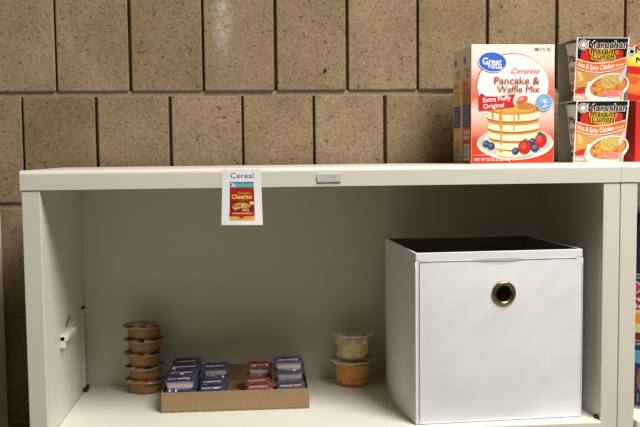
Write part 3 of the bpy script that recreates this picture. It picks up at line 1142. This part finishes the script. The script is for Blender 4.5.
strip(Y0, 20, (226, 170, 66))
strip(20, Y1 - 8, (150, 34, 26))
strip(40, Y1 - 8, (168, 40, 28))
P.rect(X0, Y1 - 8, X1, Y1, (92, 186, 214))
P.poly([(X0, Y1 - 7), (X0 + 9, Y1 - 7), (X0 + 6, Y1 - 1.6), (X0, Y1 - 1.6)], (232, 236, 244))
P.poly([(X0, Y1 - 7), (X0 + 5, Y1 - 4.2), (X0, Y1 - 2)], (42, 84, 170))
P.rect(X0, Y1 - 1.6, X1, Y1, (30, 40, 72))
P.text('WHOLE GRAIN', X0 + 12, Y1 - 6.3, 22, 3.2, (120, 214, 130), .03)
P.text('Honey Nut', X0 + 13, 47.6, 19, 3.0, (236, 176, 86), .02)
P.text('Cheerios', X0 + 3.4, 40.2, 30, 6.8, (240, 190, 76), .045)
P.rect(X0 + 12, 37.8, X0 + 26, 38.6, (210, 120, 80))
P.ell(X0 + cw_ / 2, 25, cw_ * .43, 9.5, (120, 22, 20), n=30)
P.ell(X0 + cw_ / 2 - 1, 27, cw_ * .36, 7.6, (206, 156, 90), n=30, wob=.02)
rnd = random.Random(5)
for k in range(26):
    P.ring(X0 + cw_ / 2 - 1 + rnd.uniform(-10, 10), 27 + rnd.uniform(-4.6, 4.6), 2.0, 1.7, .9, rnd.choice([(232, 192, 128), (160, 104, 52), (244, 214, 160)]), n=10)
P.ell(X1 - 4, 33.5, 3.6, 2.8, (238, 206, 120), wob=.06)
P.poly([(X1 - 9, 27), (X1 - 8, 29.5), (X1 - 3.5, 33), (X1 - 4.4, 31)], (214, 160, 70))
P.poly([(X0, 20.4), (X0, 15.6), (X0 + 14, 15), (X0 + 18.5, 11.2), (X0 + 23, 15), (X1, 15.6), (X1, 20.4)], (206, 32, 36))
P.rect(X0 + 4, 17.0, X1 - 4, 19.0, (236, 150, 140))
tag(mb.build('paper_sign'), 'small white paper sign with a red cereal box picture, hung on the bookcase lip', 'sign')

# ------------------------------------------------------------------ cardboard tray
TRX, TRY, TRW, TRD, TRH = 0.1606, 0.1146, 0.2525, 0.186, 0.0345
KRAFT = mat('brown_kraft_board', (160, 134, 101), 0.85, bump=0.15, bscale=250, vary=0.07, vscale=130, spec=0.15)
mb = MB()
th = 0.0022
mb.box(0, TRW, 0, TRD, 0, th, KRAFT)
for (x0, x1, y0, y1) in ((0, TRW, 0, th), (0, TRW, TRD - th, TRD), (0, th, th, TRD - th), (TRW - th, TRW, th, TRD - th)):
    mb.box(x0, x1, y0, y1, th * 0.5, TRH, KRAFT, 0.0007, 2)
tr = mb.build('cardboard_tray')
tr.location = (TRX, TRY, 0.0004)
tag(tr, 'shallow brown cardboard tray on the shelf, holding the jelly portions', 'tray')

# ------------------------------------------------------------------ jelly portions
TUBM = mat('white_tub_plastic', (214, 208, 214), 0.45)


def jelly(name_label, cols, loc, rot, hgt=0.0125, lw=0.052, ld=0.040, skirt=0.0035, shade=0):
    t = thing('jelly_portion', name_label, 'jelly portion', loc, 0, cols['group'])
    t.rotation_euler = rot
    base, dark, band, spot = cols['base'], cols['dark'], cols['band'], cols['spot']
    # tub: tapered, rounded
    mb = MB()
    b = bmesh.new()
    bmesh.ops.create_cube(b, size=1)
    for v in b.verts:
        k = 0.80 if v.co.z < 0 else 0.90
        v.co = Vector((v.co.x * lw * k, ld / 2 + v.co.y * ld * (0.76 if v.co.z < 0 else 0.88), (v.co.z + 0.5) * (hgt - 0.0007)))
    bmesh.ops.bevel(b, geom=[e for e in b.edges], offset=0.0028, segments=3, profile=0.5, affect='EDGES', clamp_overlap=True)
    mb.bm(b, TUBM, True)
    mb.build('tub', t)
    # foil lid: gently buckled sheet with a down-turned rim
    mb = MB()
    nx_, ny_ = 12, 10
    sd = random.random() * 20

    def lid(u, v, hh):
        x, y = u - lw / 2, v
        ex = max(0.0, abs(x) - lw * 0.43) / (lw * 0.07)
        ey = max(0.0, abs(y - ld / 2) - ld * 0.42) / (ld * 0.08)
        dr = skirt * min(1, max(ex, ey)) ** 1.4
        wv = 0.0007 * noise.noise(Vector((x * 60 + sd, y * 60, sd)))
        return Vector((x, y, hgt + 0.0002 - dr + wv * (0.3 + max(ex, ey)) + hh))
    FOIL = mat('foil_' + cols['key'], base, 0.35, metal=0.25, vary=0.45, vscale=240)
    vs = [lid(lw * i / nx_, ld * j / ny_, 0) for j in range(ny_ + 1) for i in range(nx_ + 1)]
    fs = [[j * (nx_ + 1) + i, j * (nx_ + 1) + i + 1, (j + 1) * (nx_ + 1) + i + 1, (j + 1) * (nx_ + 1) + i] for j in range(ny_) for i in range(nx_)]
    mb.add(vs, fs, FOIL, True)
    P = Print(mb, lid, step=0.00006, cuts=[k * 4.0 for k in range(1, 14)])
    L_, Dd = lw * 1000, ld * 1000
    P.rect(1, Dd * .30, L_ - 1, Dd * .48, dark)
    P.rect(4, Dd * .80, L_ - 4, Dd * .93, dark)
    r_ = random.Random(int(sd * 1000))
    xx = 6.0
    while xx < L_ - 10:                         # unreadable white lettering band
        ww = r_.uniform(1.5, 4)
        P.rect(xx, Dd * .10, xx + ww, Dd * .27, band)
        P.rect(xx + .5, Dd * .34, xx + ww - .4, Dd * .42, spot)
        xx += ww + r_.uniform(.4, 1.1)
    P.rect(4, Dd * .012, L_ - 6, Dd * .065, dark)
    P.rect(8, Dd * .55, L_ - 10, Dd * .70, dark)
    for q_ in range(9):
        x_, v_ = r_.uniform(4, L_ - 10), r_.choice([.015, .06, .38, .58, .64])
        P.rect(x_, Dd * v_, x_ + r_.uniform(2, 6), Dd * (v_ + .045), spot if q_ % 3 else band)
    P.ell(L_ - 6, Dd * .35, 3.5, Dd * .20, spot, n=16)
    mb.build('foil_lid', t)
    return t


GRAPE = dict(key='grape', base=(80, 76, 110), dark=(48, 46, 78), band=(222, 220, 230), spot=(84, 74, 118), group='grape coloured jelly portions in the tray')
GRAPE2 = dict(GRAPE, spot=(66, 76, 108))
STRAW = dict(key='straw', base=(152, 80, 78), dark=(128, 56, 58), band=(214, 178, 176), spot=(156, 72, 72), group='red jelly portions in the tray')
MIXED = dict(key='mixed', base=(88, 82, 114), dark=(62, 58, 92), band=(214, 208, 222), spot=(150, 60, 70), group='blue and red jelly portions in the tray')

ZT = 0.0004 + th + 0.0002
TUBH, PITCH = 0.0168, 0.0408
NTH = ['front', 'second', 'third', 'rear']


def column(cols, x, lw, colour, where, levels, white, dx, rz, tilt):
    """one column of tubs running back through the tray; levels = tubs high in each row"""
    for r, n_ in enumerate(levels):
        z = ZT
        for k in range(n_):
            if k == n_ - 1:
                place = '%s row of the %s' % (NTH[r], where)
            else:
                place = '%s, %s row, %s layer' % (where, NTH[r], 'lowest' if k == 0 else 'middle' if k == 1 else 'third')
            jelly('%s jelly portion, %s' % (colour, place), cols, (x + dx[r] + 0.0007 * ((k * 7 + r * 3) % 3 - 1), 0.1186 + r * PITCH, z),
                  (0, tilt[r] if k == n_ - 1 else 0, rz[r] if k == n_ - 1 else 0), TUBH, lw, 0.0400, 0.0055 if (r, k) not in white else 0.0030)
            z += TUBH + 0.0008


column(GRAPE, 0.1915, 0.0530, 'purple', 'left column', (3, 3, 3, 3), {(0, 2)}, (0, 0, .0008, .001), (.02, -.02, .01, .02), (0, 0, 0, 0))
column(GRAPE2, 0.2465, 0.0470, 'purple and green', 'column second from left', (2, 2, 3), {(2, 2)}, (0, -.0006, .0006, 0), (0, .02, -.02, .01), (0, 0, 0, 0))
column(STRAW, 0.3270, 0.0470, 'red', 'red column', (2, 2, 3), {(2, 2)}, (.001, -.001, .001, 0), (0, .03, -.02, -.01), (0, 0, 0, 0))
column(MIXED, 0.3820, 0.0520, 'blue and red', 'right column', (2, 4), {(1, 2), (1, 3)}, (.001, -.0015), (0, .04), (0, .015))


# ------------------------------------------------------------------ stack of amber fruit cups
AMBER = mat('amber_plastic', (152, 112, 66), 0.35, vary=0.10, vscale=60, spec=0.4)
FOILW = mat('silver_foil_lid', (196, 194, 180), 0.32, metal=0.35)


def amber_cup(label, loc, rz, seed):
    t = thing('fruit_cup', label, 'fruit cup', loc, rz, 'amber fruit cups stacked at the left of the shelf')
    hc = 0.0233
    mb = MB()
    mb.lathe([(0.0, 0.0012), (0.0235, 0.0012), (0.0255, 0.0), (0.0272, 0.0012), (0.0290, 0.008), (0.0308, 0.0195), (0.0312, hc - 0.0012), (0.0340, hc - 0.0008), (0.0342, hc), (0.0, hc)], AMBER, 56)
    mb.build('cup', t)
    mb = MB()

    def top(u, v, hh):
        r = math.hypot(u, v)
        a = math.atan2(v, u)
        edge = min(1, max(0, (r - 0.030) / 0.006))
        z = hc + 0.0004 + 0.0009 * edge * math.sin(3 * a + seed) - 0.0012 * edge + hh
        return Vector((u, v, z))
    nn = 56
    vs, fs = [top(0, 0, 0)], []
    radii = (0.012, 0.024, 0.031, 0.0345, 0.0362)
    for r in radii:
        for i in range(nn):
            a = 2 * math.pi * i / nn
            da = abs((a - math.pi * 1.02 + math.pi) % (2 * math.pi) - math.pi)
            k = r + (0.0045 * max(0, 1 - da / 0.42) if r > 0.034 else 0)   # pull tab
            vs.append(top(k * math.cos(a), k * math.sin(a), 0))
    for i in range(nn):
        fs.append([0, 1 + i, 1 + (i + 1) % nn])
    for j in range(len(radii) - 1):
        for i in range(nn):
            i2 = (i + 1) % nn
            fs.append([1 + j * nn + i, 1 + (j + 1) * nn + i, 1 + (j + 1) * nn + i2, 1 + j * nn + i2])
    mb.add(vs, fs, FOILW, True)
    P = Print(mb, top, step=0.0001)
    r_ = random.Random(seed)
    cols = [(40, 92, 52), (156, 44, 40), (216, 186, 62), (46, 52, 96), (214, 212, 200), (190, 98, 50), (30, 70, 60)]
    for k in range(16):                          # printed patches around the lid's rim
        a0 = 2 * math.pi * k / 16 + r_.uniform(-.1, .1)
        a1 = a0 + r_.uniform(.22, .4)
        c = r_.choice(cols)
        pts, f2 = [], []
        ri, ro = r_.uniform(18, 28), 35.8
        for q_ in range(6):
            a = a0 + (a1 - a0) * q_ / 5
            pts += [(ri * math.cos(a), ri * math.sin(a)), (ro * math.cos(a), ro * math.sin(a))]
        for q_ in range(5):
            f2.append([2 * q_, 2 * q_ + 1, 2 * q_ + 3, 2 * q_ + 2])
        P.raw(pts, f2, c)
    a = math.pi * 1.02
    P.poly([(36 * math.cos(a + d_), 36 * math.sin(a + d_)) for d_ in (-.28, -.14, 0, .14, .28)] + [(29 * math.cos(a + d_), 29 * math.sin(a + d_)) for d_ in (.24, 0, -.24)], (36, 40, 44))
    P.ell(-2, 6, 9, 4, (52, 104, 58), n=18, wob=.1)
    P.ell(12, -6, 12, 6, (168, 52, 44), n=18, wob=.1)
    P.ell(-10, -12, 10, 6, (214, 206, 190), n=18, wob=.1)
    lid_o = mb.build('foil_lid', t)
    # bright rolled edge of the foil
    mb = MB()
    mb.tube([top(0.0360 * math.cos(2 * math.pi * i / nn), 0.0360 * math.sin(2 * math.pi * i / nn), -0.0003) for i in range(nn)], 0.0006, FOILW, 6, True)
    mb.build('foil_rim', lid_o)
    return t


cz_ = 0.0004
for k, (dx, dy, rz) in enumerate(((0.0, 0.0, 0.0), (0.0005, 0.001, 0.35), (-0.001, 0.0, -0.25), (0.0005, -0.001, 0.2), (-0.0008, 0.0, -0.05))):
    amber_cup('amber fruit cup with printed foil lid, %s in the stack of five' % (['bottom', 'second from bottom', 'middle', 'second from top', 'topmost'][k]),
              (0.1158 + dx, 0.2575 + dy, cz_), rz, k * 3 + 1)
    cz_ += 0.0254


# ------------------------------------------------------------------ clear fruit bowls
CLEAR = clear_plastic('clear_plastic', (236, 234, 222), 0.13)
CLEARLID = clear_plastic('clear_lid_plastic', (240, 236, 220), 0.32)


def clear_cup(label, loc, fruit, juice, seed):
    t = thing('fruit_bowl', label, 'fruit cup', loc, 0, 'clear fruit bowls stacked beside the bin')
    h = 0.0490
    mb = MB()
    mb.lathe([(0.0, 0.0012), (0.0225, 0.0012), (0.0240, 0.0), (0.0262, 0.0012), (0.0300, 0.010), (0.0338, 0.028), (0.0352, h - 0.003), (0.0356, h - 0.001)], CLEAR, 56)
    cup = mb.build('bowl', t)
    # packed fruit under the lid
    mb = MB()
    JM = mat('juice_' + fruit[0], juice, 0.25, vary=0.12, vscale=70, spec=0.5)
    FM = mat('fruit_' + fruit[0], fruit[1], 0.4, vary=0.16, vscale=90, spec=0.4)
    mb.lathe([(0.0, 0.0018), (0.0210, 0.0018), (0.0236, 0.0024), (0.0272, 0.0105), (0.0306, 0.0275), (0.0316, h - 0.009), (0.0, h - 0.0085)], JM, 48)
    r_ = random.Random(seed)
    for ring, (zz, rad, cnt) in enumerate(((0.0105, 0.0185, 6), (0.0240, 0.0215, 7), (0.0345, 0.0232, 7), (0.0345, 0.010, 3))):
        for k in range(cnt):
            a = 2 * math.pi * (k + 0.5 * (ring % 2)) / cnt + r_.uniform(-.12, .12)
            s = r_.uniform(0.0165, 0.0195)
            mx = Matrix.Translation((rad * math.cos(a), rad * math.sin(a), zz + r_.uniform(-.001, .001))) @ Matrix.Rotation(a + r_.uniform(-.5, .5), 4, 'Z') @ \
                Matrix.Rotation(r_.uniform(-.5, .5), 4, 'X') @ Matrix.Rotation(r_.uniform(-.3, .3), 4, 'Y')
            mb.box(-s / 2, s / 2, -s / 2, s / 2, -s * .30, s * .30, FM, 0.0016, 2, mx, False)
    f = mb.build('diced_fruit', t)
    f['kind'] = 'stuff'
    mb = MB()
    mb.lathe([(0.0350, h - 0.0026), (0.0398, h - 0.0030), (0.0414, h - 0.0022), (0.0416, h - 0.0006), (0.0400, h + 0.0006), (0.0360, h + 0.0004), (0.0330, h - 0.0006), (0.0, h - 0.0006)], CLEARLID, 64)
    lid_o = mb.build('lid', t)
    mb = MB()
    nn = 64
    mb.tube([(0.0412 * math.cos(2 * math.pi * i / nn), 0.0412 * math.sin(2 * math.pi * i / nn), h - 0.0012) for i in range(nn)], 0.0011, clear_plastic('lid_rim_plastic', (240, 234, 216), 0.85), 8, True)
    mb.build('lid_rim', lid_o)
    return t


clear_cup('clear cup of orange peach pieces, lower of the two beside the white bin', (0.5035, 0.2600, 0.0004), ('peach', (250, 184, 66)), (240, 162, 46), 3)
clear_cup('clear cup of pale pear pieces, upper of the two beside the white bin', (0.5045, 0.2605, 0.0004 + 0.0501), ('pear', (244, 230, 178)), (236, 218, 150), 8)
